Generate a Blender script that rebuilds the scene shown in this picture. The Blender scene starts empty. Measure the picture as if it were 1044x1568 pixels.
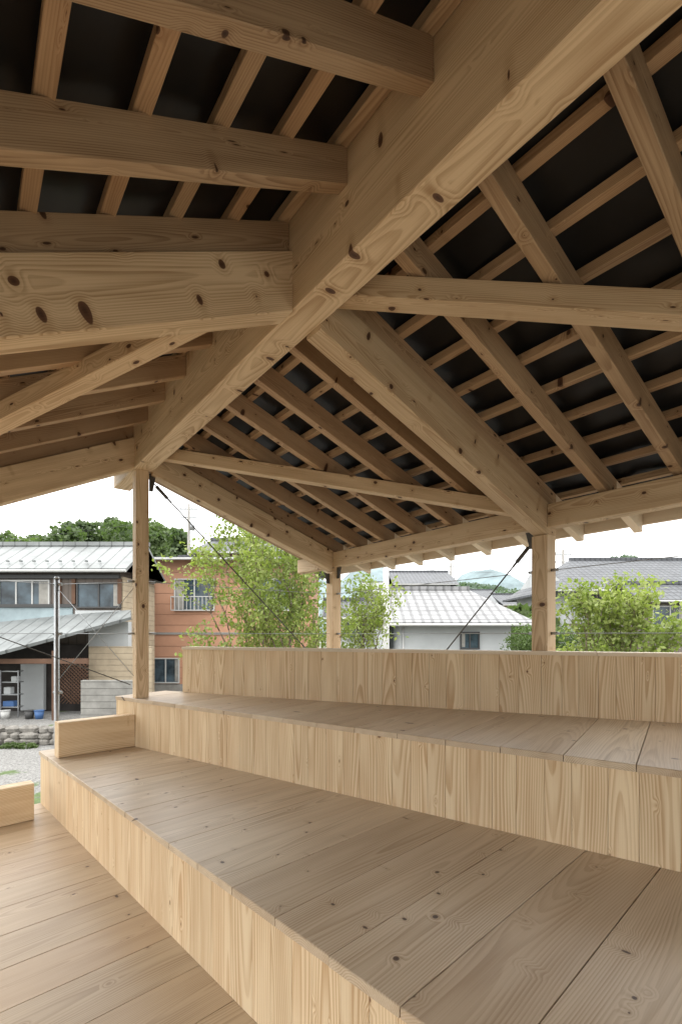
import bpy, math, random
import numpy as np
from mathutils import Vector, noise
R = random.Random(11)
sc = bpy.context.scene
sc.view_settings.view_transform = 'Standard'
sc.view_settings.look = 'None'
sc.view_settings.exposure = 0
sc.view_settings.gamma = 1

# ------------------------------------------------------------------ node helpers
class NT:
    def __init__(s, nt): s.nt = nt
    def n(s, typ, **kw):
        nd = s.nt.nodes.new(typ)
        for k, v in kw.items(): setattr(nd, k, v)
        return nd
    def put(s, sock, v):
        if hasattr(v, 'links') or isinstance(v, bpy.types.NodeSocket): s.nt.links.new(v, sock)
        else: sock.default_value = v
    def m(s, op, a, b=0.0, c=None):
        nd = s.n('ShaderNodeMath', operation=op)
        s.put(nd.inputs[0], a); s.put(nd.inputs[1], b)
        if c is not None: s.put(nd.inputs[2], c)
        return nd.outputs[0]
    def vec(s, x, y, z):
        nd = s.n('ShaderNodeCombineXYZ')
        s.put(nd.inputs[0], x); s.put(nd.inputs[1], y); s.put(nd.inputs[2], z)
        return nd.outputs[0]
    def sep(s, v):
        nd = s.n('ShaderNodeSeparateXYZ'); s.put(nd.inputs[0], v); return nd.outputs
    def noise(s, v, scale=1.0, detail=2.0, rough=.5, out=0):
        nd = s.n('ShaderNodeTexNoise'); s.put(nd.inputs['Vector'], v)
        nd.inputs['Scale'].default_value = scale; nd.inputs['Detail'].default_value = detail
        nd.inputs['Roughness'].default_value = rough
        return nd.outputs[out]
    def mr(s, v, a, b, c, d, smooth=True):
        nd = s.n('ShaderNodeMapRange')
        if smooth: nd.interpolation_type = 'SMOOTHSTEP'
        s.put(nd.inputs[0], v)
        for i, x in enumerate((a, b, c, d)): s.put(nd.inputs[i+1], x)
        return nd.outputs[0]
    def mix(s, f, a, b, blend='MIX'):
        nd = s.n('ShaderNodeMix', data_type='RGBA', blend_type=blend)
        s.put(nd.inputs[0], f); s.put(nd.inputs[6], a); s.put(nd.inputs[7], b)
        return nd.outputs[2]
def C(r, g, b): return (r, g, b, 1.0)
def newmat(name):
    m = bpy.data.materials.new(name); m.use_nodes = True
    nt = m.node_tree
    return m, NT(nt), nt.nodes['Principled BSDF']

def wood(name, light, dark, knot, rough=.55, kf=4.5, kr=.05, ringf=170, ringc=.5, spec=.3, ks=.5, tv=.12, rd=.4, wob=.010):
    m, N, P = newmat(name)
    at = N.n('ShaderNodeAttribute', attribute_name='wco')
    l, a, b = N.sep(at.outputs['Vector'])[:3]
    tn = N.n('ShaderNodeAttribute', attribute_name='tone').outputs['Fac']
    low = N.sep(N.noise(N.vec(N.m('MULTIPLY', l, .9), N.m('MULTIPLY', tn, 9), 3.1), 1, 0, .5, 1))
    a2 = N.m('ADD', a, N.m('MULTIPLY', N.m('SUBTRACT', low[0], .5), .09))
    b2 = N.m('ADD', b, N.m('MULTIPLY', N.m('SUBTRACT', low[1], .5), .09))
    r = N.m('SQRT', N.m('ADD', N.m('MULTIPLY', a2, a2), N.m('MULTIPLY', b2, b2)))
    nfc = N.noise(N.vec(N.m('MULTIPLY', l, 1.8), N.m('MULTIPLY', a, 14), N.m('MULTIPLY', b, 14)), 1, 1, .5, 1)
    nf, blot = N.sep(nfc)[:2]
    th = N.m('ARCTAN2', b2, a2)
    vo = N.n('ShaderNodeTexVoronoi', voronoi_dimensions='2D', feature='F1')
    N.put(vo.inputs['Vector'], N.vec(N.m('MULTIPLY', l, kf), N.m('MULTIPLY', th, ks), 0))
    vo.inputs['Scale'].default_value = 1
    d = N.m('ADD', vo.outputs['Distance'], N.m('MULTIPLY', N.m('SUBTRACT', nf, .5), .04))
    vc = N.sep(vo.outputs['Color'])
    krs = N.m('MULTIPLY', N.mr(vc[0], .15, 1.0, .0, 1.0, False), kr*1.3)
    kd = N.m('SUBTRACT', d, krs)
    kn = N.mr(kd, -.008, .006, 1.0, 0.0)
    halo = N.mr(kd, 0.0, kr*1.8, 1.0, 0.0)
    pull = N.m('MULTIPLY', N.mr(d, 0.0, kr*3.5+.04, 1.0, 0.0), .016)
    rr = N.m('ADD', N.m('ADD', r, N.m('MULTIPLY', N.m('SUBTRACT', nf, .5), wob)), pull)
    fr = N.m('FRACT', N.m('MULTIPLY', rr, ringf))
    ring = N.m('MULTIPLY', N.mr(fr, .2, .85, 0.0, 1.0), N.mr(fr, .9, 1.0, 1.0, 0.0))
    fib = N.noise(N.vec(N.m('MULTIPLY', l, 3), N.m('MULTIPLY', a, 230), N.m('MULTIPLY', b, 230)), 1, 1)
    # ring contrast fades in and out along the board like real growth rings
    rc = N.m('MULTIPLY', N.mr(blot, .3, .7, .6, 1.15, False), ringc)
    f = N.m('ADD', N.m('MULTIPLY', ring, rc), N.m('MULTIPLY', N.m('SUBTRACT', fib, .5), .7))
    f = N.m('ADD', f, N.m('MULTIPLY', N.m('SUBTRACT', blot, .38), .8))
    f = N.m('ADD', f, N.m('MULTIPLY', halo, .35))
    f = N.m('MINIMUM', N.m('MAXIMUM', f, 0.0), 1.0)
    col = N.mix(f, light, dark)
    red = N.m('MULTIPLY', N.m('FRACT', N.m('MULTIPLY', tn, 7.37)), rd)
    col = N.mix(red, col, C(dark[0]*1.2, dark[1]*1.12, dark[2]*1.1))
    kcol = N.mix(N.mr(N.m('DIVIDE', d, N.m('ADD', krs, .001)), 0.0, .9, 1.0, 0.0), knot, C(knot[0]*.4, knot[1]*.35, knot[2]*.35))
    col = N.mix(N.m('MULTIPLY', kn, .95), col, kcol)
    hs = N.n('ShaderNodeHueSaturation'); N.put(hs.inputs['Color'], col)
    N.put(hs.inputs['Value'], N.mr(tn, 0, 1, 1-tv, 1+tv*.8, False))
    N.put(P.inputs['Base Color'], hs.outputs[0])
    N.put(P.inputs['Roughness'], N.m('ADD', rough, N.m('MULTIPLY', N.m('SUBTRACT', fib, .5), .25)))
    P.inputs['Specular IOR Level'].default_value = spec
    return m

W_beam = wood('larch_beam', C(.68, .525, .345), C(.38, .245, .13), C(.10, .043, .024), .6, 5.0, .075, 150, .55, rd=.22)
W_raft = wood('larch_rafter', C(.50, .355, .22), C(.25, .15, .08), C(.08, .036, .02), .62, 5.0, .062, 160, .52, tv=.17)  # same larch as the beams, darkened for the shade under the roof
W_top = wood('bench_top', C(.60, .49, .36), C(.385, .285, .185), C(.10, .058, .04), .36, 4.2, .038, 125, .62, .42, .5, tv=.08)
W_floor = wood('floor_board', C(.52, .405, .275), C(.33, .235, .145), C(.10, .06, .042), .38, 3.4, .032, 130, .58, .42, .5, tv=.08)
W_ris = wood('riser_board', C(.75, .60, .40), C(.52, .35, .195), C(.26, .13, .06), .5, 2.2, .018, 100, .85, tv=.05, rd=.12, wob=.014)
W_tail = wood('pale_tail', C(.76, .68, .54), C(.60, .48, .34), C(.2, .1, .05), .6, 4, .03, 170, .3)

def plain(name, col, rough=.7, metal=0, var=.15, scale=3, bump=0, spec=.3):
    m, N, P = newmat(name)
    tc = N.n('ShaderNodeTexCoord').outputs['Object']
    nz = N.noise(tc, scale, 4, .6)
    k = N.mr(nz, .3, .7, 1-var, 1+var, False)
    hs = N.n('ShaderNodeHueSaturation'); hs.inputs['Color'].default_value = C(*col)
    N.put(hs.inputs['Value'], k)
    N.put(P.inputs['Base Color'], hs.outputs[0])
    P.inputs['Roughness'].default_value = rough; P.inputs['Metallic'].default_value = metal
    P.inputs['Specular IOR Level'].default_value = spec
    if bump:
        bp = N.n('ShaderNodeBump'); bp.inputs['Strength'].default_value = .6; bp.inputs['Distance'].default_value = bump
        N.put(bp.inputs['Height'], N.noise(tc, scale*6, 3)); N.put(P.inputs['Normal'], bp.outputs[0])
    return m

def striped(name, col, axis, period, depth=.35, rough=.6, bump=.02, axis2=None, period2=1, metal=0, var=.15, gw=.12, sc_=1.7):
    """cladding / roof tiles: grooves in object space"""
    m, N, P = newmat(name)
    tc = N.n('ShaderNodeTexCoord').outputs['Object']
    s = N.sep(tc)
    fr = N.m('FRACT', N.m('DIVIDE', s[axis], period))
    g = N.mr(fr, 0.0, gw, 0.0, 1.0)
    h = g
    if axis2 is not None:
        w = N.m('SINE', N.m('MULTIPLY', s[axis2], 2*math.pi/period2))
        g2 = N.mr(w, -1, -.3, 0.3, 1)
        h = N.m('MULTIPLY', g, g2)
    nz = N.noise(tc, sc_, 5, .65)
    v = N.m('MULTIPLY', N.mr(h, 0, 1, 1-depth, 1, False), N.mr(nz, .3, .7, 1-var, 1+var, False))
    hs = N.n('ShaderNodeHueSaturation'); hs.inputs['Color'].default_value = C(*col)
    N.put(hs.inputs['Value'], v); N.put(P.inputs['Base Color'], hs.outputs[0])
    P.inputs['Roughness'].default_value = rough; P.inputs['Metallic'].default_value = metal
    bp = N.n('ShaderNodeBump'); bp.inputs['Distance'].default_value = bump; bp.inputs['Strength'].default_value = .8
    N.put(bp.inputs['Height'], h); N.put(P.inputs['Normal'], bp.outputs[0])
    return m

M_black = plain('black_roofing_felt', (.009, .009, .010), .45, 0, .4, 4, 0, .42)
M_steel = plain('galvanised_steel', (.33, .34, .35), .4, .8, .1, 20)
M_dsteel = plain('dark_steel_fitting', (.09, .085, .08), .5, .5, .2, 20)
M_conc = plain('concrete', (.22, .21, .195), .9, 0, .2, 3, .01)
M_blockw = striped('concrete_block', (.20, .195, .18), 2, .2, .35, .9, .01, None, 1, 0, .3)
M_ybrick = striped('yellow_block', (.33, .27, .19), 2, .2, .3, .9, .01, None, 1, 0, .2)
M_white = plain('white_plaster', (.37, .385, .39), .8, 0, .12, .8)
M_pale = plain('pale_blue_plaster', (.24, .295, .315), .8, 0, .22, 1.2)
M_terra = striped('terracotta_siding', (.37, .195, .12), 2, .46, .3, .75, .012, None, 1, 0, .08)
M_dwood = striped('dark_cladding', (.11, .09, .077), 0, .3, .5, .8, .01)
M_brown = plain('brown_lattice', (.10, .055, .035), .8)
M_groof = striped('metal_roof_pale', (.16, .17, .17), 0, .46, .6, .5, .03, None, 1, 0, .35, .16, .9)
M_tile = striped('grey_tile_roof', (.066, .07, .078), 1, .34, .6, .6, .04, 0, .3, 0, .25, .2)
M_wtile = striped('pale_tile_roof', (.21, .21, .215), 1, .36, .6, .6, .05, 0, .34, 0, .2, .2)
M_frame = plain('window_frame_white', (.40, .40, .39), .5, 0, .05)
M_framed = plain('window_frame_dark', (.05, .05, .05), .5, 0, .05)
M_glass = plain('window_glass', (.045, .065, .08), .08, 0, .7, 1.5, 0, .5)
M_curt = plain('curtain', (.25, .24, .22), .9, 0, .2, 5)
M_dark = plain('dark_interior', (.03, .026, .024), .9, 0, .4, 2)  # in the shed this is painted shade; on the platform base, dark timber
M_bark = plain('bark', (.15, .115, .085), .9, 0, .3, 8)
M_blue = plain('blue_plastic', (.05, .11, .25), .5, 0, .05)
M_stone = plain('field_stone', (.17, .16, .145), .9, 0, .4, 5, .03)

def gravel():
    m, N, P = newmat('gravel_ground')
    tc = N.n('ShaderNodeTexCoord').outputs['Object']
    g = N.noise(tc, 22, 6, .75); b = N.noise(tc, .12, 4, .55); c = N.noise(tc, .9, 4, .6)
    gc = N.mix(N.mr(g, .35, .65, 0, 1), C(.08, .078, .073), C(.235, .23, .22))
    gr = N.mix(N.mr(g, .35, .65, 0, 1), C(.035, .055, .015), C(.085, .125, .04))
    k = N.mr(N.m('ADD', N.m('MULTIPLY', b, .6), N.m('MULTIPLY', c, .4)), .52, .56, 0, 1)
    N.put(P.inputs['Base Color'], N.mix(k, gc, gr)); P.inputs['Roughness'].default_value = .95
    return m
M_ground = gravel()

def leafmat(name, c1, c2, sc_=1.2):
    m, N, P = newmat(name)
    tc = N.n('ShaderNodeTexCoord').outputs['Object']
    tn = N.n('ShaderNodeAttribute', attribute_name='tone').outputs['Fac']
    f = N.m('ADD', N.m('MULTIPLY', N.mr(N.noise(tc, sc_, 2), .35, .65, 0, 1), .5), N.m('MULTIPLY', tn, .5))
    col = N.mix(f, c1, c2)
    N.put(P.inputs['Base Color'], col); P.inputs['Roughness'].default_value = .6
    tr = N.n('ShaderNodeBsdfTranslucent'); N.put(tr.inputs[0], N.mix(1.0, col, C(1.0, 1.2, .5), 'MULTIPLY'))
    mx = N.n('ShaderNodeMixShader'); mx.inputs[0].default_value = .4
    N.nt.links.new(P.outputs[0], mx.inputs[1]); N.nt.links.new(tr.outputs[0], mx.inputs[2])
    N.nt.links.new(mx.outputs[0], N.nt.nodes['Material Output'].inputs[0]); return m
M_leafA = leafmat('leaf_fresh', C(.13, .175, .04), C(.29, .33, .095))
M_leafD = leafmat('leaf_dark', C(.04, .065, .02), C(.10, .15, .04), .4)
M_leafB = leafmat('leaf_far', C(.05, .08, .035), C(.13, .18, .07), .15)
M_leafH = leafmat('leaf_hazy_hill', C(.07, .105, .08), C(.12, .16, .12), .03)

# ------------------------------------------------------------------ mesh helpers
def empty(name):
    e = bpy.data.objects.new(name, None); sc.collection.objects.link(e); return e
def obj(name, verts, faces, mat, parent=None):
    me = bpy.data.meshes.new(name); me.from_pydata([tuple(v) for v in verts], [], faces); me.update()
    o = bpy.data.objects.new(name, me); sc.collection.objects.link(o)
    me.materials.append(mat)
    if parent: o.parent = parent
    return o

class MB:
    def __init__(s): s.v = []; s.f = []; s.w = []; s.t = []
    def add(s, verts, faces, o, L, A, B, spread=.05, boff=0.0, flip=None):
        n0 = len(s.v)
        off = R.uniform(0, 60); a0 = R.uniform(-spread, spread)
        b0 = boff if boff else R.uniform(-spread, spread)
        ta = R.uniform(-.02, .02); tb = R.uniform(-.02, .02); tn = R.random()
        for p in verts:
            d = Vector(p)-o; l = d.dot(L)
            s.v.append(tuple(p)); s.w.append((l+off, d.dot(A)-a0+ta*l, d.dot(B)-b0+tb*l)); s.t.append(tn)
        for f in faces: s.f.append(tuple(n0+i for i in f))
    def beam(s, p0, p1, side, up, w, d, c=.004, **k):
        """p0,p1 centre of bottom face; ends are cut along 'up'"""
        p0 = Vector(p0); p1 = Vector(p1); side = Vector(side).normalized(); up = Vector(up).normalized()
        pr = [(-w/2+c, 0), (w/2-c, 0), (w/2, c), (w/2, d-c), (w/2-c, d), (-w/2+c, d), (-w/2, d-c), (-w/2, c)]
        vs = [p0+side*a+up*b for a, b in pr]+[p1+side*a+up*b for a, b in pr]
        fs = [(i, (i+1) % 8, 8+(i+1) % 8, 8+i) for i in range(8)]+[tuple(range(7, -1, -1)), tuple(range(8, 16))]
        L = (p1-p0).normalized()
        s.add(vs, fs, p0+up*d/2, L, side, side.cross(L), **k)
    def mem(s, p0, p1, w, d, **k):
        L = Vector(p1)-Vector(p0); side = L.cross(Vector((0, 0, 1)))
        s.beam(p0, p1, side, (0, 0, 1), w, d, **k)
    def slab(s, pts, z0, z1, L, A, boff=.1, spread=.1, c=.0025):
        """plan polygon prism (ccw) with small chamfer on top"""
        n = len(pts); cen = Vector((sum(p[0] for p in pts)/n, sum(p[1] for p in pts)/n))
        vs = [Vector((p[0], p[1], z0)) for p in pts]+[Vector((p[0], p[1], z1-c)) for p in pts]
        for p in pts:
            d = cen-Vector(p[:2]); d = d.normalized()*c*1.4
            vs.append(Vector((p[0]+d.x, p[1]+d.y, z1)))
        fs = [tuple(range(n-1, -1, -1)), tuple(range(2*n, 3*n))]
        for k in (0, 1):
            fs += [(k*n+i, k*n+(i+1) % n, (k+1)*n+(i+1) % n, (k+1)*n+i) for i in range(n)]
        s.add(vs, fs, Vector((cen.x, cen.y, z1)), Vector(L), Vector(A), Vector((0, 0, 1)),
              spread=spread, boff=boff)
    def make(s, name, mat, parent=None):
        me = bpy.data.meshes.new(name); me.from_pydata(s.v, [], s.f)
        a = me.attributes.new('wco', 'FLOAT_VECTOR', 'POINT'); a.data.foreach_set('vector', np.array(s.w, dtype=np.float32).ravel())
        t = me.attributes.new('tone', 'FLOAT', 'POINT'); t.data.foreach_set('value', np.array(s.t, dtype=np.float32))
        me.materials.append(mat); me.update()
        o = bpy.data.objects.new(name, me); sc.collection.objects.link(o)
        if parent: o.parent = parent
        return o

def boxes(name, bl, mat, parent=None, bevel=0):
    v = []; f = []
    for (x0, x1, y0, y1, z0, z1) in bl:
        n = len(v)
        v += [(x0, y0, z0), (x1, y0, z0), (x1, y1, z0), (x0, y1, z0), (x0, y0, z1), (x1, y0, z1), (x1, y1, z1), (x0, y1, z1)]
        f += [tuple(n+i for i in q) for q in ((3, 2, 1, 0), (4, 5, 6, 7), (0, 1, 5, 4), (1, 2, 6, 5), (2, 3, 7, 6), (3, 0, 4, 7))]
    o = obj(name, v, f, mat, parent)
    if bevel:
        b = o.modifiers.new('b', 'BEVEL'); b.width = bevel; b.segments = 2
    return o

def tubes(name, segs, mat, parent=None, n=8, tone=None):
    v = []; f = []
    for (p0, r0, p1, r1) in segs:
        p0 = Vector(p0); p1 = Vector(p1); d = (p1-p0)
        if d.length < 1e-5: continue
        d.normalize(); a = d.orthogonal().normalized(); b = d.cross(a); k = len(v)
        for p, r in ((p0, r0), (p1, r1)):
            for i in range(n):
                t = 2*math.pi*i/n; v.append(p+a*math.cos(t)*r+b*math.sin(t)*r)
        f += [(k+i, k+(i+1) % n, k+n+(i+1) % n, k+n+i) for i in range(n)]
        f += [tuple(k+i for i in range(n-1, -1, -1)), tuple(k+n+i for i in range(n))]
    o = obj(name, v, f, mat, parent)
    for p in o.data.polygons:
        if len(p.vertices) == 4: p.use_smooth = True
    return o

# ------------------------------------------------------------------ PAVILION FRAME
def P(s, q, z): return Vector((-1.812+.612*s+.791*q, 4.4-.791*s+.612*q, z))
DS = Vector((.612, -.791, 0)); DQ = Vector((.791, .612, 0))
SR, SL = .35, .49
def zR(q): return 3.18-SR*q if q >= 0 else 3.255+SL*q
pav = empty('timber_pavilion')
S0, S1 = -.72, 8.5  # far end runs on unseen behind the camera, added to block light
QR, QL = 2.76, -2.85  # west eave lengthened to cut light from the left

mb = MB(); mb.beam(P(-.7, 0, 2.936), P(S1-.1, 0, 2.936), DQ, (0, 0, 1), .16, .47, c=.006)
mb.make('ridge_beam', W_beam, pav)
mb = MB()
for s in (0, 2.64, 5.28, 7.92):
    mb.beam(P(s, .079, zR(.079)-.237), P(s, 2.245, zR(2.245)-.237), DS, (0, 0, 1), .12, .235, c=.005)
    mb.beam(P(s, -.079, zR(-.079)-.282), P(s, -2.245, zR(-2.245)-.282), DS, (0, 0, 1), .12, .28, c=.005)
mb.make('principal_rafters', W_beam, pav)
mb = MB(); mt = MB()
ss = [-.66]+[i*.44 for i in range(0, 20)]
for s in ss:
    j = R.uniform(-.004, .004)
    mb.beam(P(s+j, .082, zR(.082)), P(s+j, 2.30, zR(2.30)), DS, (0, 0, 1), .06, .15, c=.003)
    mt.beam(P(s+j, 2.302, zR(2.302)), P(s+j, QR-.02, zR(QR-.02)), DS, (0, 0, 1), .06, .15, c=.003)  # tails in paler wood, the bright skylight on them put into the colour
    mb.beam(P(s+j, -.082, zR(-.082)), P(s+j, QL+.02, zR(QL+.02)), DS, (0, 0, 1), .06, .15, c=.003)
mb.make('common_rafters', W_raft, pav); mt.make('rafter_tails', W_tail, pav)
mb = MB()
q = .155
while q < QR:
    mb.beam(P(S0, q, zR(q)+.152), P(S1, q, zR(q)+.152), DQ, (0, 0, 1), .05, .045, c=.002); q += .247
q = .11
while q < -QL:
    mb.beam(P(S0, -q, zR(-q)+.152), P(S1, -q, zR(-q)+.152), DQ, (0, 0, 1), .05, .045, c=.002); q += .247
mb.make('roof_battens', W_raft, pav)
# eave beams
mb = MB()
for (a, b) in ((-.7, -.063), (.063, 2.577), (2.703, 5.217), (5.343, 7.857)):
    mb.beam(P(a, 2.18, 2.243), P(b, 2.18, 2.243), DQ, (0, 0, 1), .115, .17, c=.004)
    mb.beam(P(a, -2.18, zR(-2.18)-.175), P(b, -2.18, zR(-2.18)-.175), DQ, (0, 0, 1), .115, .17, c=.004)
mb.make('eave_beams', W_beam, pav)
# diagonal braces in the roof plane
mb = MB()
def brace(a, b, w=.105, d=.105):
    pa = P(a[0], a[1], zR(a[1])-d-.003); pb = P(b[0], b[1], zR(b[1])-d-.003); mb.mem(pa, pb, w, d)
brace((.12, .1), (2.55, 2.1)); brace((2.72, .09), (5.2, 2.1)); brace((2.56, -.1), (.1, -2.08))
mb.make('roof_plane_braces', W_beam, pav)
# posts
def post(s, q, z0, z1, w=.125):
    mb.beam(P(s, q, z0)-DQ*w/2, P(s, q, z1)-DQ*w/2, DS, DQ, w, w, c=.005)
mb = MB()
post(0, -.01, .88, 2.934, .112); post(2.64, 2.18, -1.65, 2.19); post(0, 2.18, -1.65, 2.19)
post(5.28, 2.18, .88, 2.19); post(0, -2.18, -1.65, 1.92); post(2.64, -2.18, 0, 1.92); post(5.28, -2.18, 0, 1.92)
post(7.92, 2.18, .45, 2.19); post(7.92, -2.18, -1.65, 1.92); post(7.92, 0, -1.65, 2.934)
mb.make('posts', W_beam, pav)
# fascia boards (eave and verge)
mb = MB()
mb.beam(P(S0, QR, zR(QR)+.06), P(S1, QR, zR(QR)+.06), DQ, (0, 0, 1), .025, .14)
mb.beam(P(S0, QL, zR(QL)+.02), P(S1, QL, zR(QL)+.02), DQ, (0, 0, 1), .025, .18)
mb.beam(P(S0, 0.0, zR(0)+.03), P(S0, QR, zR(QR)+.03), DS, (0, 0, 1), .025, .18)
mb.beam(P(S0, 0.0, zR(-.001)+.0), P(S0, QL, zR(QL)+.0), DS, (0, 0, 1), .025, .2)
mb.make('fascia_boards', W_tail, pav)
# black roofing sheet, sagging a little between battens
def sheet(name, qa, qb):
    ns, nq = 110, 46; v = []; f = []
    for i in range(ns+1):
        s = S0+(S1-S0)*i/ns
        for j in range(nq+1):
            q = qa+(qb-qa)*j/nq
            p = P(s, q, 0)
            z = zR(q if abs(q) > 1e-6 else (1e-7 if qb > 0 else -1e-7))+.202
            z += .018*noise.noise(Vector((s*2.6, q*3.2, 1.0)))+.020*noise.noise(Vector((s*7, q*7, 4.0)))+.012
            v.append((p.x, p.y, z))
    for i in range(ns):
        for j in range(nq):
            a = i*(nq+1)+j; f.append((a, a+1, a+nq+2, a+nq+1))
    o = obj(name, v, f, M_black, pav)
    for pl in o.data.polygons: pl.use_smooth = True
    so = o.modifiers.new('t', 'SOLIDIFY'); so.thickness = .025; so.offset = -1 if qb > 0 else 1
sheet('roofing_sheet_east', 0.0, QR+.05); sheet('roofing_sheet_west', 0.0, QL-.05)
mb = MB(); mb.beam(P(S0, 0, 3.41), P(S1, 0, 3.41), DQ, (0, 0, 1), .3, .06); mb.make('ridge_capping', M_black, pav)

# steel rods, plates, guard wires
segs = []
def rod(a, b, r=.006): segs.append((a, r, b, r))
def turnb(a, b, t, r=.016, ln=.14):
    a = Vector(a); b = Vector(b); d = (b-a).normalized(); c = a+d*t
    segs.append((c, r, c+d*ln, r)); segs.append((c+d*ln, r*.55, c+d*(ln+.05), r*.55))
p1a = P(0.0, .09, 2.86); p1b = P(0, 2.1, 1.0)
rod(p1a, p1b); turnb(p1a, p1b, .05)
p2a = P(2.55, 2.18, 2.16); p2b = P(1.35, 2.18, .95)
rod(p2a, p2b); turnb(p2a, p2b, .05)
p4a = P(-.0, -2.1, 1.9); p4b = P(0, -.1, 1.0); rod(p4a, p4b, .004)
tubes('tie_rods', segs, M_dsteel, pav)
pole = Vector((-2.705, 4.60, 0))
segs = []
for z in (1.93, 1.46):
    A = P(0, 0, z); Bq = P(0, 2.18, z); Cq = P(2.64, 2.18, z); D = P(6, 2.18, z)
    pl = Vector((pole.x, pole.y, z)); E = P(0, -2.18, z)
    for a, b in ((A, Bq), (Bq, Cq), (Cq, D), (A, pl), (pl, Vector((-3.9, 3.4, z)))):
        rod(a, b, .0028)
    for p, d in ((A, DQ), (A, -DQ), (Bq, DS), (Cq, DS), (Cq, -DS)):
        segs.append((p+d*.06, .011, p+d*.12, .011))
rod((pole.x, pole.y, 1.9), P(0, -.05, 1.05), .0028); rod((pole.x, pole.y, 1.0), P(0, -.05, 1.9), .0028)
tubes('guard_wires', segs, M_steel, pav)
# gusset plates
v = []; f = []
def plate(o, d1, d2, a, b, t=.006):
    nrm = d1.cross(d2).normalized()*t; n = len(v)
    for off in (0, 1):
        for x, y in ((0, 0), (a, 0), (a*.55, b), (0, b)): v.append(o+d1*x+d2*y+nrm*off)
    f.extend([(n+3, n+2, n+1, n), (n+4, n+5, n+6, n+7)]+[(n+i, n+(i+1) % 4, n+4+(i+1) % 4, n+4+i) for i in range(4)])
Z = Vector((0, 0, 1))
plate(P(0, .065, 2.93), DQ, -Z, .06, .16); plate(P(2.575, 2.18, 2.24), -DS, -Z, .08, .13)
plate(P(.065, 2.18, 2.24), DS, -Z, .08, .13); plate(P(0, 2.115, .98), -DQ, Z, .07, .12)
plate(P(0, 2.115, 2.17), -DQ, -Z, .07, .12)
obj('gusset_plates', v, f, M_dsteel, pav)
segs = [((pole.x, pole.y, -1.65), .024, (pole.x, pole.y, 1.98), .024), ((pole.x, pole.y, 1.98), .027, (pole.x, pole.y, 2.0), .02)]
for z in (1.93, 1.46, .9): segs.append(((pole.x-.03, pole.y, z), .014, (pole.x+.05, pole.y, z), .014))
tubes('steel_guard_pole', segs, M_steel, None, 14)

# ------------------------------------------------------------------ STEPPED SEATING
seat = empty('stepped_timber_seating')
B0 = Vector((-2.584, 4.157)); dB = Vector((.694, -.72)).normalized(); nB = Vector((-dB.y, dB.x))
A0 = Vector((-2.087, 4.49)); dA = Vector((.8194, -.5731)).normalized(); nA = Vector((-dA.y, dA.x))
C0 = Vector((-1.57, 4.79)); dC = Vector((3.757, -1.69)).normalized(); nC = Vector((-dC.y, dC.x))
def hit(p, d, p0, d0):
    den = d.x*d0.y-d.y*d0.x; w = p0-p
    return (w.x*d0.y-w.y*d0.x)/den
def strips(m, p0, d, n, p1, d1, z, t0, t1, bw, over=.010, th=.032):
    t = t0
    while t < t1:
        g = .0018; a = t+g; b = t+bw-g
        pa = p0+d*a; pb = p0+d*b
        ka = hit(pa, n, p1, d1)+.03; kb = hit(pb, n, p1, d1)+.03
        if ka > .05 and kb > .05:
            ov = over+R.uniform(-.0015, .0015)
            pts = [pa-n*ov, pb-n*ov, pb+n*kb, pa+n*ka]
            dz = R.uniform(-.001, .001)
            m.slab([(p.x, p.y) for p in pts], z-th, z+dz, (n.x, n.y, 0), (d.x, d.y, 0), boff=-R.uniform(.05, .13), spread=.1)
        t += bw
mb = MB(); strips(mb, B0, dB, nB, A0, dA, .45, 0, 6.6, .283); mb.make('lower_seat_boards', W_top, seat)
mb = MB(); strips(mb, A0, dA, nA, C0, dC, .88, 0, 6.4, .295); mb.make('upper_seat_boards', W_top, seat)
mb = MB()
t = 0
while t < 6.8:
    a, b = t+.0018, t+.283-.0018
    pts = [B0+dB*a-nB*3.6, B0+dB*b-nB*3.6, B0+dB*b+nB*.02, B0+dB*a+nB*.02]
    mb.slab([(p.x, p.y) for p in pts], -.032, R.uniform(-.001, .001), (nB.x, nB.y, 0), (dB.x, dB.y, 0), boff=-R.uniform(.05, .13), spread=.1)
    t += .283
mb.make('floor_boards', W_floor, seat)
def risers(m, p0, d, n, z0, z1, t0, t1, th=.02):
    t = t0
    while t < t1:
        w = R.choice((.105, .12, .12, .135, .15)); g = .0007
        c = p0+d*(t+w/2)+n*R.uniform(0, .0007)
        m.beam((c.x, c.y, z0), (c.x, c.y, z1), (d.x, d.y, 0), (n.x, n.y, 0), w-2*g, th, c=.0011, spread=.12, boff=R.choice((-1, 1))*R.uniform(.05, .1))
        t += w
mb = MB()
risers(mb, B0, dB, nB, .0, .416, 0, 6.6); risers(mb, A0, dA, nA, .45, .846, 0, 6.4); risers(mb, C0, dC, nC, .88, 1.304, 0, 6)
# side closing boards and rear wall boards
e1 = (A0-B0).normalized(); risers(mb, B0+nB*.02, nB, -dB*-1, -.03, .416, 0, .55)
e2 = (C0-A0).normalized(); risers(mb, A0+nA*.02, nA, dA, .45, .846, 0, .46)
risers(mb, C0+nC*.02, nC, dC, .88, 1.304, 0, .10)
risers(mb, C0+nC*.12, dC, nC, -1.64, 1.304, 0, 6)
risers(mb, B0+dB*.0-nB*3.6, nB, dB, -1.64, -.036, 0, 4.2)
mb.make('riser_boards', W_ris, seat)
mb = MB()
t = 0
while t < 6:
    a = C0+dC*t; b = C0+dC*min(t+1.82-.002, 6)
    pts = [a-nC*.012, b-nC*.012, b+nC*.15, a+nC*.15]
    mb.slab([(p.x, p.y) for p in pts], 1.305, 1.33, (dC.x, dC.y, 0), (nC.x, nC.y, 0), boff=-.08)
    t += 1.82
mb.make('backrest_cap', W_tail, seat)
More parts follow.
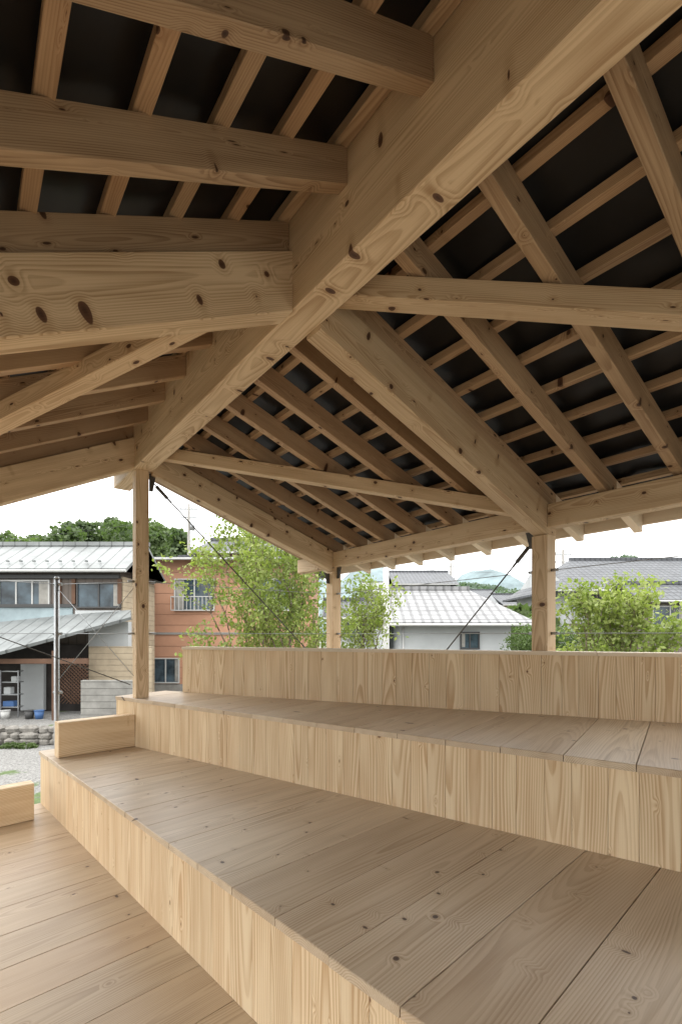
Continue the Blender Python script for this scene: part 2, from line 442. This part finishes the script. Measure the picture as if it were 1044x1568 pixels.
pts = [B0-nB*3.5+dB*.05, B0+dB*6.5-nB*3.5, C0+dC*5.9+nC*.05, C0+nC*.05+dC*.05, A0+dA*.06+nA*.3, B0+dB*.05+nB*.2]
n = len(pts)
obj('platform_base', [(p.x, p.y, -1.65) for p in pts]+[(p.x, p.y, -.04) for p in pts],
    [tuple(range(n-1, -1, -1)), tuple(range(n, 2*n))]+[(i, (i+1) % n, n+(i+1) % n, n+i) for i in range(n)], M_dark, seat)
# timber kerb blocks on the left end of each tier
def block(na, nb, z):
    m = MB(); a = B0+dB*.345+nB*na; b = B0+dB*.345+nB*nb
    m.beam((a.x, a.y, z), (b.x, b.y, z), (dB.x, dB.y, 0), (0, 0, 1), .12, .285, c=.006, boff=-.2)
    return m.make('timber_kerb_block', W_ris)
kA = hit(B0+dB*.405, nB, A0, dA)
block(.04, kA-.004, .4515); block(-.13, -1.1, .0015)

# ------------------------------------------------------------------ GROUND
v = []; f = []; 
G = -1.65
obj('ground', [(-900, -300, G), (900, -300, G), (900, 1500, G), (-900, 1500, G)], [(0, 1, 2, 3)], M_ground)
boxes('terrace_ground', [(-40, -1.5, 13.75, 60, G-.2, -1.2)], M_ground)
# rubble stone retaining wall
v = []; f = []
def stone(cx, cy, cz, rx, ry, rz):
    n = len(v); k = 7
    for j, ph in enumerate((-1.1, -.45, .25, .95)):
        for i in range(k):
            t = 2*math.pi*i/k
            rr = R.uniform(.85, 1.1)
            v.append((cx+rx*rr*math.cos(t)*math.cos(ph), cy+ry*rr*math.sin(t)*math.cos(ph), cz+rz*math.sin(ph)*1.05))
    for j in range(3):
        for i in range(k): f.append((n+j*k+i, n+j*k+(i+1) % k, n+(j+1)*k+(i+1) % k, n+(j+1)*k+i))
    f.append(tuple(n+i for i in range(k-1, -1, -1))); f.append(tuple(n+3*k+i for i in range(k)))
for row in range(3):
    x = -16.0
    while x < -1.5:
        w = R.uniform(.25, .6); stone(x+w/2, 13.62+R.uniform(-.02, .03), G+.09+row*.17+R.uniform(-.01, .01), w*.6, .16, .125); x += w
obj('stone_retaining_wall', v, f, M_stone)

# ------------------------------------------------------------------ BUILDINGS
def window(par, xc, zc, w, h, y, n=2, fm=None, name='window', rail=False):
    fm = fm or M_frame; t = .05
    bl = [(xc-w/2-t, xc+w/2+t, y-.07, y+.02, zc+h/2, zc+h/2+t), (xc-w/2-t, xc+w/2+t, y-.09, y+.02, zc-h/2-t, zc-h/2),
          (xc-w/2-t, xc-w/2, y-.07, y+.02, zc-h/2, zc+h/2), (xc+w/2, xc+w/2+t, y-.07, y+.02, zc-h/2, zc+h/2)]
    for i in range(1, n): bl.append((xc-w/2+w*i/n-.025, xc-w/2+w*i/n+.025, y-.05, y+.02, zc-h/2, zc+h/2))
    boxes(name+'_frame', bl, fm, par)
    boxes(name+'_glass', [(xc-w/2, xc+w/2, y-.02, y+.03, zc-h/2, zc+h/2)], M_glass, par)
    cw = w*R.uniform(.12, .25); x0 = xc-w/2 if R.random() < .5 else xc+w/2-cw
    boxes(name+'_curtain', [(x0+.01, x0+cw-.01, y-.026, y-.0205, zc-h/2+.03, zc+h/2-.01)], M_curt, par)
    if rail:
        rl = [(xc-w/2-.1, xc+w/2+.1, y-.32, y-.29, zc-.12, zc-.08), (xc-w/2-.1, xc+w/2+.1, y-.32, y-.29, zc-h/2-.05, zc-h/2-.01)]
        k = int(w/.14)
        for i in range(k+1): rl.append((xc-w/2-.1+(w+.2)*i/k-.012, xc-w/2-.1+(w+.2)*i/k+.012, y-.317, y-.293, zc-h/2-.01, zc-.12))
        for sx in (-1, 1): rl.append((xc+sx*(w/2+.1)-.02, xc+sx*(w/2+.1)+.02, y-.29, y, zc-.12, zc-.08))
        boxes(name+'_guard_rail', rl, M_frame, par)
def roof(par, x0, x1, y0, y1, ze, zr, mat, ov=.45, hipl=0, hipr=0, th=.12, name='roof', soff=M_white):
    ym = (y0+y1)/2; a, b, c, d = x0-ov, x1+ov, y0-ov, y1+ov
    sl = (zr-ze)/(ym-y0); zl = ze-sl*ov
    v = [(a, c, zl), (b, c, zl), (b, d, zl), (a, d, zl), (a+hipl, ym, zr), (b-hipr, ym, zr)]
    vt = [(x, y, z+th) for x, y, z in v]
    obj(name, v+vt, [(6, 7, 11, 10), (8, 9, 10, 11), (7, 8, 11), (9, 6, 10), (0, 3, 4), (2, 1, 5), (1, 0, 4, 5), (3, 2, 5, 4),
                     (0, 1, 7, 6), (1, 2, 8, 7), (2, 3, 9, 8), (3, 0, 6, 9)], mat, par)
    boxes(name+'_ridge_tiles', [(a+hipl-.05, b-hipr+.05, ym-.12, ym+.12, zr+th-.03, zr+th+.12)], mat, par)
    segs_ = [((a, c-.04, zl+.02), .05, (b, c-.04, zl+.02), .05)]
    tubes(name+'_gutter', segs_, M_frame, par)
def gwalls(par, x0, x1, y0, y1, zb, ze, zr, mat, name='walls', gable=True):
    ym = (y0+y1)/2
    v = [(x0, y0, zb), (x1, y0, zb), (x1, y1, zb), (x0, y1, zb), (x0, y0, ze), (x1, y0, ze), (x1, y1, ze), (x0, y1, ze)]
    f = [(0, 1, 5, 4), (2, 3, 7, 6)]
    if gable:
        v += [(x0, ym, zr), (x1, ym, zr)]; f += [(1, 2, 6, 9, 5), (3, 0, 4, 8, 7)]
    else: f += [(1, 2, 6, 5), (3, 0, 4, 7)]
    return obj(name, v, f, mat, par)
def UX(u, y): return (u-522)/740*y
def VZ(v, y): return 1.45+(972-v)/740*y

# left weathered house with shed
h = empty('weathered_two_storey_house')
y = 17.0
gwalls(h, -20, UX(185, y), y, 20, -1.2, 3.80, 4.75, M_dwood, 'upper_walls')
roof(h, -20, UX(185, y), y, 20, 3.84, 4.75, M_groof, .35)
boxes('snow_guards', [(x_*.46-20, x_*.46-19.93, 16.9, 17.0, 4.0, 4.06) for x_ in range(0, 26)], M_groof, h)
boxes('pale_wall_panel', [(-20, UX(112, y), y-.05, y, 1.55, 2.40)], M_pale, h)
boxes('pale_wall_panel', [(UX(116, y), UX(185, y), y-.05, y, 1.9, 2.30)], M_white, h)
boxes('pale_side_panel', [(UX(185, y)+.001, UX(185, y)+.05, 17.05, 19.95, -1.2, 3.5)], M_ybrick, h)
window(h, UX(38, y), VZ(909, y), 1.7, .85, y, 3); window(h, UX(-45, y), VZ(909, y), 1.7, .85, y, 3)
window(h, UX(152, y), VZ(912, y), 1.45, .8, y, 2, M_framed)
boxes('eave_timber', [(-20, UX(184, y), y-.12, y-.001, 3.42, 3.55), (-20, UX(112, y), y-.1, y-.051, 2.41, 2.52)], M_framed, h)
boxes('wall_posts', [(UX(u, y)-.06, UX(u, y)+.06, y-.08, y-.002, 2.53, 3.41) for u in (-5, 92, 114, 184)], M_brown, h)
v = [(-16, 14.4, .75), (UX(0, 14.5), 14.5, VZ(998, 14.5)), (UX(200, 16.2), 16.2, VZ(945, 16.2)), (UX(200, 17), 17, VZ(934, 17)), (UX(112, 17), 17, VZ(940, 17)), (-16, 17, 1.5)]
o = obj('lean_to_roof', v, [(0, 1, 5), (1, 4, 5), (1, 2, 4), (2, 3, 4)], M_groof, h)
so = o.modifiers.new('t', 'SOLIDIFY'); so.thickness = .1
boxes('shed_back_wall', [(-20, UX(140, 16.9), 16.75, 16.95, -1.2, 1.1)], M_dark, h)  # near-black: shade inside the open shed painted onto the wall
boxes('shed_posts', [(UX(u, 14.9)-.06, UX(u, 14.9)+.06, 14.9, 15.02, -1.2, .95) for u in (-40, 82)], M_brown, h)
boxes('shed_door', [(UX(33, 16.6), UX(68, 16.6), 16.55, 16.7, -1.15, VZ(1017, 16.6))], M_white, h)
boxes('shed_beam', [(-16, UX(135, 15), 14.95, 15.05, .55, .7)], M_brown, h)
x0, x1, z0, z1 = UX(90, 16), UX(135, 16), VZ(1078, 16), VZ(1008, 16)
segs = []
for i in range(-9, 12):
    for sg in (1, -1):
        xa = x0+i*.12
        ha = (z1-z0)
        if sg == 1: a = (xa, z0); b = (xa+ha, z1)
        else: a = (xa+ha, z0); b = (xa, z1)
        def cl(p, q2):
            (xx, zz), (xb, zb) = p, q2
            if xx < x0: t = (x0-xx)/(xb-xx); return (x0, zz+(zb-zz)*t)
            if xx > x1: t = (x1-xx)/(xb-xx); return (x1, zz+(zb-zz)*t)
            return p
        if max(a[0], b[0]) <= x0 or min(a[0], b[0]) >= x1: continue
        a2 = cl(a, b); b2 = cl(b, a)
        segs.append(((a2[0], 16+.01*sg, a2[1]), .018, (b2[0], 16+.01*sg, b2[1]), .018))
tubes('lattice_panel', segs, M_brown, h, 4)
boxes('yellow_block_wall', [(UX(137, 16.5), UX(232, 16.5), 16.45, 16.6, -1.2, VZ(990, 16.5))], M_ybrick, h)
boxes('white_side_wall', [(UX(140, 16.9), UX(200, 16.9), 16.7, 16.98, VZ(990, 16.9), 1.9)], M_white, h)
boxes('concrete_block_wall', [(UX(125, 14.7), UX(215, 14.7), 14.65, 14.8, -1.2, VZ(1042, 14.7))], M_blockw)
# clutter inside the shed
cl = empty('shed_shelf_rack')
x0 = UX(3, 15.6); x1 = UX(30, 15.6)
boxes('frame', [(x0, x0+.03, 15.5, 15.53, -1.2, .3), (x1, x1+.03, 15.5, 15.53, -1.2, .3)]+[(x0, x1, 15.54, 15.8, z, z+.03) for z in (-.9, -.5, -.1, .25)], M_steel, cl)
boxes('boxes', [(x0+.08, x0+.3, 15.56, 15.75, -.47, -.25), (x0+.32, x0+.5, 15.56, 15.75, -.07, .1)], M_white, cl, .01)
boxes('crate', [(x0+.05, x0+.4, 15.56, 15.75, -.87, -.7)], M_blue, cl, .01)
for i, u in enumerate((8, 45, 60)):
    xx = UX(u, 15.2); tubes('bucket', [((xx, 15.2, -1.2), .11, (xx, 15.2, -.95), .14), ((xx, 15.2, -.95), .15, (xx, 15.2, -.93), .15)], [M_frame, M_framed, M_blue][i], None, 14)

# terracotta house
h = empty('terracotta_house'); y = 21.0
X0, X1 = UX(231, y), UX(478, y)
gwalls(h, X0, X1, y, 27, -1.2, 4.70, 5.0, M_terra)
roof(h, X0, X1, y, 27, 4.72, 5.15, M_tile, .55, .8, .8)
# higher roof behind on the right part
gwalls(h, UX(300, 23), X1-.3, 23.6, 26.6, 4.8, 5.6, 6.1, M_terra, 'upper_storey_walls')
roof(h, UX(300, 23), X1-.3, 23.6, 26.6, 5.55, 6.25, M_tile, .4, .6, .6, .1, 'upper_roof')
window(h, UX(298, y), VZ(911, y), 1.65, 1.3, y, 2, M_frame, 'window', True)
window(h, UX(254, y), VZ(1027, y), 1.1, 1.0, y, 2); window(h, UX(420, y), VZ(911, y), 1.6, 1.3, y, 2)
tubes('downpipe', [((X0+.1, y-.08, -1.2), .04, (X0+.1, y-.08, 4.5), .04)], M_frame, h)
boxes('floor_band', [(X0-.01, X1+.01, y-.03, y, 1.45, 1.55), (X0-.02, X1+.02, y-.04, y, -1.2, -.7)], M_conc, h)

# white house with pale tiled roof
h = empty('white_tiled_house'); y = 18.0
gwalls(h, UX(612, y), UX(782, y), y, 23, G, 2.05, 3.2, M_white)
roof(h, UX(612, y), UX(790, y), y, 23, 2.05, 3.25, M_wtile, .55, 0, 1.7)
window(h, UX(719, y), VZ(981, y), .62, .55, y, 2, M_framed); window(h, UX(660, y), VZ(1025, y), 1.5, 1.0, y, 2)
tubes('downpipe', [((UX(617, y), y-.08, G), .035, (UX(617, y), y-.08, 1.9), .035)], M_frame, h)
gwalls(h, UX(505, 19.5), UX(575, 19.5), 19.5, 24, G, VZ(945, 19.5), 2.9, M_white, 'wing_walls')
roof(h, UX(505, 19.5), UX(575, 19.5), 19.5, 24, VZ(945, 19.5), 2.9, M_tile, .3, 0, 0, .1, 'wing_roof')
window(h, UX(545, 19.5), VZ(965, 19.5), 1.0, .6, 19.5, 2, M_frame)

# right grey-roofed house
h = empty('grey_roofed_house'); y = 25.0
gwalls(h, UX(866, y), UX(1120, y), y, 32, G, 4.0, 5.8, M_white)
roof(h, UX(866, y), UX(1120, y), y, 32, 4.0, 5.75, M_tile, .7, 2.6, 0)
window(h, UX(905, y), VZ(918, y), 1.5, 1.2, y, 2, M_framed); window(h, UX(1015, y), VZ(918, y), 2.6, 1.5, y, 3, M_framed)
boxes('balcony', [(UX(975, y), UX(1110, y), y-1.1, y-1.05, 1.7, 2.55), (UX(975, y), UX(1110, y), y-1.1, y-.01, 1.6, 1.7)], M_pale, h)
roof(h, UX(930, y), UX(1110, y), y-2.2, y-.05, 1.3, 1.75, M_tile, .2, 0, 0, .1, 'porch_roof')
window(h, UX(1030, y), VZ(990, y), 2.4, 1.6, y, 3, M_framed)
boxes('wall_band', [(UX(866, y)-.02, UX(1120, y)+.02, y-.03, y-.001, 1.9, 2.02)], M_dwood, h)
gwalls(h, UX(985, 21.5), UX(1130, 21.5), 21.5, 24, G, 3.1, 3.6, M_dwood, 'front_wing_walls')
roof(h, UX(985, 21.5), UX(1130, 21.5), 21.5, 24, 3.1, 3.75, M_tile, .4, 0, 0, .1, 'front_wing_roof')
window(h, UX(1025, 21.5), VZ(945, 21.5), 1.5, .9, 21.5, 2, M_frame)

# further houses
def farhouse(u0, u1, y, ve, vr, wall, rf, dep=7, hr=0):
    h = empty('distant_house')
    x0, x1 = UX(u0, y), UX(u1, y); ze, zr = VZ(ve, y), VZ(vr, y+dep/2)
    gwalls(h, x0, x1, y, y+dep, G, ze, zr, wall); roof(h, x0, x1, y, y+dep, ze, zr, rf, .5, 0, hr)
    window(h, x0+(x1-x0)*.3, ze-1.2, 1.6, 1.2, y, 2); window(h, x0+(x1-x0)*.7, ze-1.2, 1.6, 1.2, y, 2)
farhouse(610, 690, 38, 893, 878, M_white, M_tile); farhouse(560, 640, 55, 905, 893, M_white, M_groof)
farhouse(705, 760, 60, 915, 905, M_pale, M_tile); farhouse(775, 830, 48, 925, 912, M_ybrick, M_tile)
farhouse(1130, 1220, 40, 890, 860, M_white, M_groof)

# poles
def upole(u, y, vt, name='utility_pole', r=.15, arms=True, mat=M_conc, u2=None):
    x = UX(u, y); zt = VZ(vt, y); sg = [((x, y, G), r, (x, y, zt), r*.75)]
    e = empty(name); tubes('shaft', sg, mat, e, 14)
    if arms:
        boxes('crossarms', [(x-.8, x+.8, y-.06, y+.06, zt-.5, zt-.4), (x-.7, x+.7, y-.06, y+.06, zt-1.2, zt-1.1)], M_steel, e)
        tubes('transformer', [((x+.35, y-.1, zt-2.3), .2, (x+.35, y-.1, zt-1.6), .2)], M_steel, e, 12)
        tubes('insulators', [((x+d, y, zt-.4), .05, (x+d, y, zt-.22), .03) for d in (-.7, -.25, .25, .7)], M_white, e)
    return Vector((x, y, zt))
a = upole(289, 42, 772); b = upole(862, 46, 842); c = upole(690, 60, 862)
upole(591, 13, 866, 'white_pole', .1, False, M_frame)
segs = []
def wire(p, q, sag):
    pr = None
    for i in range(13):
        t = i/12; x = p.lerp(q, t); x.z -= sag*4*t*(1-t)
        if pr: segs.append((pr, .014, x.copy(), .014))
        pr = x.copy()
for dz in (-.25, -1.1):
    wire(a+Vector((0, 0, dz)), Vector((-70, 55, 12+dz)), 1.0); wire(a+Vector((0, 0, dz)), c+Vector((0, 0, dz)), .8)
    wire(c+Vector((0, 0, dz)), b+Vector((0, 0, dz)), .5); wire(b+Vector((0, 0, dz)), Vector((70, 40, 11+dz)), 1.0)
tubes('overhead_wires', segs, M_framed, None, 4)

# ------------------------------------------------------------------ VEGETATION
def leaves(name, cen, size, mat, parent, rs, elong=1.7):
    n = len(cen)
    a = rs.normal(size=(n, 3)); a /= np.linalg.norm(a, axis=1)[:, None]
    t = rs.normal(size=(n, 3)); b = np.cross(a, t); b /= np.linalg.norm(b, axis=1)[:, None]
    s = size*rs.uniform(.6, 1.3, n)[:, None]
    v = np.stack([cen-a*s*elong*.5, cen+b*s*.5, cen+a*s*elong*.5, cen-b*s*.5], 1).reshape(-1, 3)
    me = bpy.data.meshes.new(name)
    me.vertices.add(4*n); me.vertices.foreach_set('co', v.astype(np.float32).ravel())
    me.loops.add(4*n); me.loops.foreach_set('vertex_index', np.arange(4*n, dtype=np.int32))
    me.polygons.add(n); me.polygons.foreach_set('loop_start', np.arange(0, 4*n, 4, dtype=np.int32))
    try: me.polygons.foreach_set('loop_total', np.full(n, 4, dtype=np.int32))
    except Exception: pass
    me.update(calc_edges=True)
    at = me.attributes.new('tone', 'FLOAT', 'POINT'); at.data.foreach_set('value', np.repeat(rs.uniform(0, 1, n), 4).astype(np.float32))
    me.materials.append(mat)
    o = bpy.data.objects.new(name, me); sc.collection.objects.link(o)
    if parent: o.parent = parent
def tree(name, base, H, W, seed, stems=3, total=9000, ls=.06, mat=M_leafA, lean=.35, sig=.10, r0=.07):
    """H overall height, W crown half width; limbs grown then fitted to H and W"""
    rn = random.Random(seed); rs = np.random.RandomState(seed)
    e = empty(name); sg = []; tips = []
    def grow(p, d, ln, r, lv):
        for i in range(4):
            d = (d+Vector((rn.gauss(0, .12), rn.gauss(0, .12), rn.gauss(.05, .08)))).normalized()
            q = p+d*ln/4; r2 = r*.86
            sg.append((p.copy(), r, q.copy(), r2)); p, r = q, r2
            if lv >= 2: tips.append(p.copy())
            if lv < 3 and i in (1, 2) and rn.random() < .8:
                ax = Vector((rn.gauss(0, 1), rn.gauss(0, 1), rn.gauss(0, .4))).normalized()
                grow(p.copy(), (d+ax*.8).normalized(), ln*.6, r*.55, lv+1)
        if lv < 3:
            for k in range(3):
                ax = Vector((rn.gauss(0, 1), rn.gauss(0, 1), rn.gauss(.1, .4))).normalized()
                grow(p.copy(), (d+ax*.6).normalized(), ln*.66, r*.7, lv+1)
    for k in range(stems):
        t = 2*math.pi*k/stems+rn.random()
        grow(Vector((math.cos(t)*.05, math.sin(t)*.05, 0)), Vector((math.cos(t)*lean, math.sin(t)*lean, 1)).normalized(), 1.5, r0, 0)
    mz = np.percentile([t.z for t in tips], 98); rad = np.percentile([math.hypot(t.x, t.y) for t in tips], 92)
    kz = (H-sig)/mz; kx = (W-sig)/rad; b = Vector(base)
    T = lambda p: Vector((b.x+p.x*kx, b.y+p.y*kx, b.z+p.z*kz))
    tubes('trunk_and_limbs', [(T(p), r, T(q), r2) for p, r, q, r2 in sg], M_bark, e, 6)
    c = np.array([T(t)[:] for t in tips]); w = rs.uniform(0, 1, len(c)) < .6; c = c[w]
    per = max(1, int(total/len(c)))
    c = np.repeat(c, per, 0)+rs.normal(size=(len(c)*per, 3))*np.array([sig, sig, sig*.5])
    leaves('foliage', c, ls, mat, e, rs)
tree('young_maple_tree', (-1.25, 9.3, G), 5.35, 1.6, 5, 5, 15000, .05, M_leafA, .28, .09, .055)
tree('young_maple_tree', (.36, 10.5, G), 4.4, .85, 9, 2, 3600, .05, M_leafA, .2, .09, .045)
tree('garden_tree', (5.2, 9.2, G), 4.15, 1.15, 21, 3, 6500, .058, M_leafA, .4, .09, .06)
tree('garden_tree', (6.3, 11.5, G), 3.2, .9, 25, 3, 4500, .06, M_leafA, .4, .1, .06)

def mass(name, blobs, per, ls, mat, seed):
    rs = np.random.RandomState(seed); out = []
    for (x, y, z, rx, ry, rz) in blobs:
        d = rs.normal(size=(per, 3)); d /= np.linalg.norm(d, axis=1)[:, None]
        nb = np.array([noise.noise(Vector(tuple(q*2.3))+Vector((x, y, z))) for q in d])
        rad = (1+.35*nb)*rs.uniform(.72, 1.05, per)
        out.append(np.array([x, y, z])+d*rad[:, None]*np.array([rx, ry, rz]))
    leaves(name, np.concatenate(out), ls, mat, None, rs, 1.3)
bl = []
for i in range(46):
    u = R.uniform(95, 275) if i < 30 else R.uniform(-30, 100)
    y = R.uniform(52, 66)
    dome = 796+.0016*(u-180)**2 if i < 30 else 812+R.uniform(0, 12)
    top = VZ(dome+R.uniform(-3, 16), y)
    r = R.uniform(.8, 1.9); bl.append((UX(u, y), y, top-r*.8, r, r, r*.9)); bl.append((UX(u, y), y, top-r*2.3, r*1.4, r, r*1.2))
mass('distant_trees', bl, 330, .42, M_leafB, 3)
bl = []
for i in range(26):
    u = 560+i*26+R.uniform(-10, 10); y = R.uniform(70, 95); top = VZ(R.uniform(905, 922), y)
    r = R.uniform(2, 4); bl.append((UX(u, y), y, top-r*.8, r*1.3, r, r*.8))
for i in range(8):
    u = 775+i*9; y = R.uniform(24, 30); r = R.uniform(.8, 1.3); bl.append((UX(u, y), y, VZ(R.uniform(925, 950), y)-r, r, r, r))
mass('distant_trees', bl, 380, .4, M_leafB, 4)
bl = [(UX(u, 14.5)+R.uniform(-.1, .1), 14.5, VZ(R.uniform(975, 990), 14.5), .45, .4, .4) for u in range(785, 900, 10)]
bl += [(UX(u, 12.5), 13.2, G+.05, .3, .15, .09) for u in (-10, 12)]
mass('low_shrubs', bl, 400, .05, M_leafD, 6)

# hills
def hill(name, y0, x0, x1, hmax, col, seed, forest=0, fs=3):
    m = plain(name+'_mat', col, .95, 0, .35, .03)
    v = []; f = []; nx, ny = 90, 8
    def hz(x, yy, i, j):
        k = max(0, math.sin(math.pi*i/nx))**.8*math.sin(math.pi*min(j/ny*.5+.02, .5))
        return G+hmax*k*(.75+.6*noise.noise(Vector((x*.009, yy*.004, seed))))+4*noise.noise(Vector((x*.05, yy*.05, seed)))*k
    for j in range(ny+1):
        for i in range(nx+1):
            x = x0+(x1-x0)*i/nx; yy = y0+j*40
            v.append((x, yy, hz(x, yy, i, j)))
    for j in range(ny):
        for i in range(nx):
            a = j*(nx+1)+i; f.append((a, a+1, a+nx+2, a+nx+1))
    o = obj(name, v, f, m)
    for p in o.data.polygons: p.use_smooth = True
    if forest:
        rs = np.random.RandomState(int(seed)); ii = rs.uniform(0, nx, forest); jj = rs.uniform(0, ny, forest)
        cen = np.array([(x0+(x1-x0)*i/nx, y0+j*40, hz(x0+(x1-x0)*i/nx, y0+j*40, i, j)+rs.uniform(0, fs*.9)) for i, j in zip(ii, jj)])
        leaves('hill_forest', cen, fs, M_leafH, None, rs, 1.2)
hill('hill', 380, -20, 720, 108, (.075, .11, .08), 2.0, 26000, 3.5); hill('hill', 600, -900, 900, 125, (.14, .18, .19), 5.0)  # distance haze is mixed into the hill and forest colours

# ------------------------------------------------------------------ SKY AND SUN
w = bpy.data.worlds.new('World'); sc.world = w; w.use_nodes = True
N = NT(w.node_tree); bg = w.node_tree.nodes['Background']
sky = N.n('ShaderNodeTexSky'); sky.sky_type = 'NISHITA'; sky.sun_disc = False
el, az = math.radians(48), math.radians(230)
sky.sun_elevation = el; sky.sun_rotation = az
g = N.n('ShaderNodeTexCoord').outputs['Generated']; s = N.sep(g)
up = N.m('MAXIMUM', s[2], 0.0)
cie = N.m('ADD', N.m('MULTIPLY', up, 1.9), 1.0)
cn = N.noise(N.vec(s[0], s[1], N.m('MULTIPLY', s[2], 3)), 2.2, 4, .55)
lum = N.m('MULTIPLY', N.m('MULTIPLY', cie, N.mr(cn, .3, .7, .88, 1.08, False)), 15.0)
cl = N.n('ShaderNodeVectorMath', operation='SCALE'); cl.inputs[0].default_value = (1.0, 1.0, .985); N.put(cl.inputs['Scale'], lum)
N.put(bg.inputs['Color'], N.mix(.9, sky.outputs[0], cl.outputs[0])); bg.inputs['Strength'].default_value = .14
ld = bpy.data.lights.new('sun', 'SUN'); ld.energy = 1.5; ld.angle = math.radians(14); ld.color = (1, .95, .87)
lo = bpy.data.objects.new('sun', ld); sc.collection.objects.link(lo)
d = Vector((math.sin(az)*math.cos(el), math.cos(az)*math.cos(el), math.sin(el)))
lo.rotation_euler = d.to_track_quat('Z', 'Y').to_euler()

# ------------------------------------------------------------------ CAMERA (17 mm shift lens, level)
cd = bpy.data.cameras.new('camera'); co = bpy.data.objects.new('camera', cd); sc.collection.objects.link(co)
cd.sensor_fit = 'HORIZONTAL'; cd.sensor_width = 24; cd.lens = 24*740/1044
cd.shift_y = (972-784)/1044; cd.clip_start = .03; cd.clip_end = 3000
co.location = (0, 0, 1.45); co.rotation_euler = (math.radians(90), 0, 0)
sc.camera = co
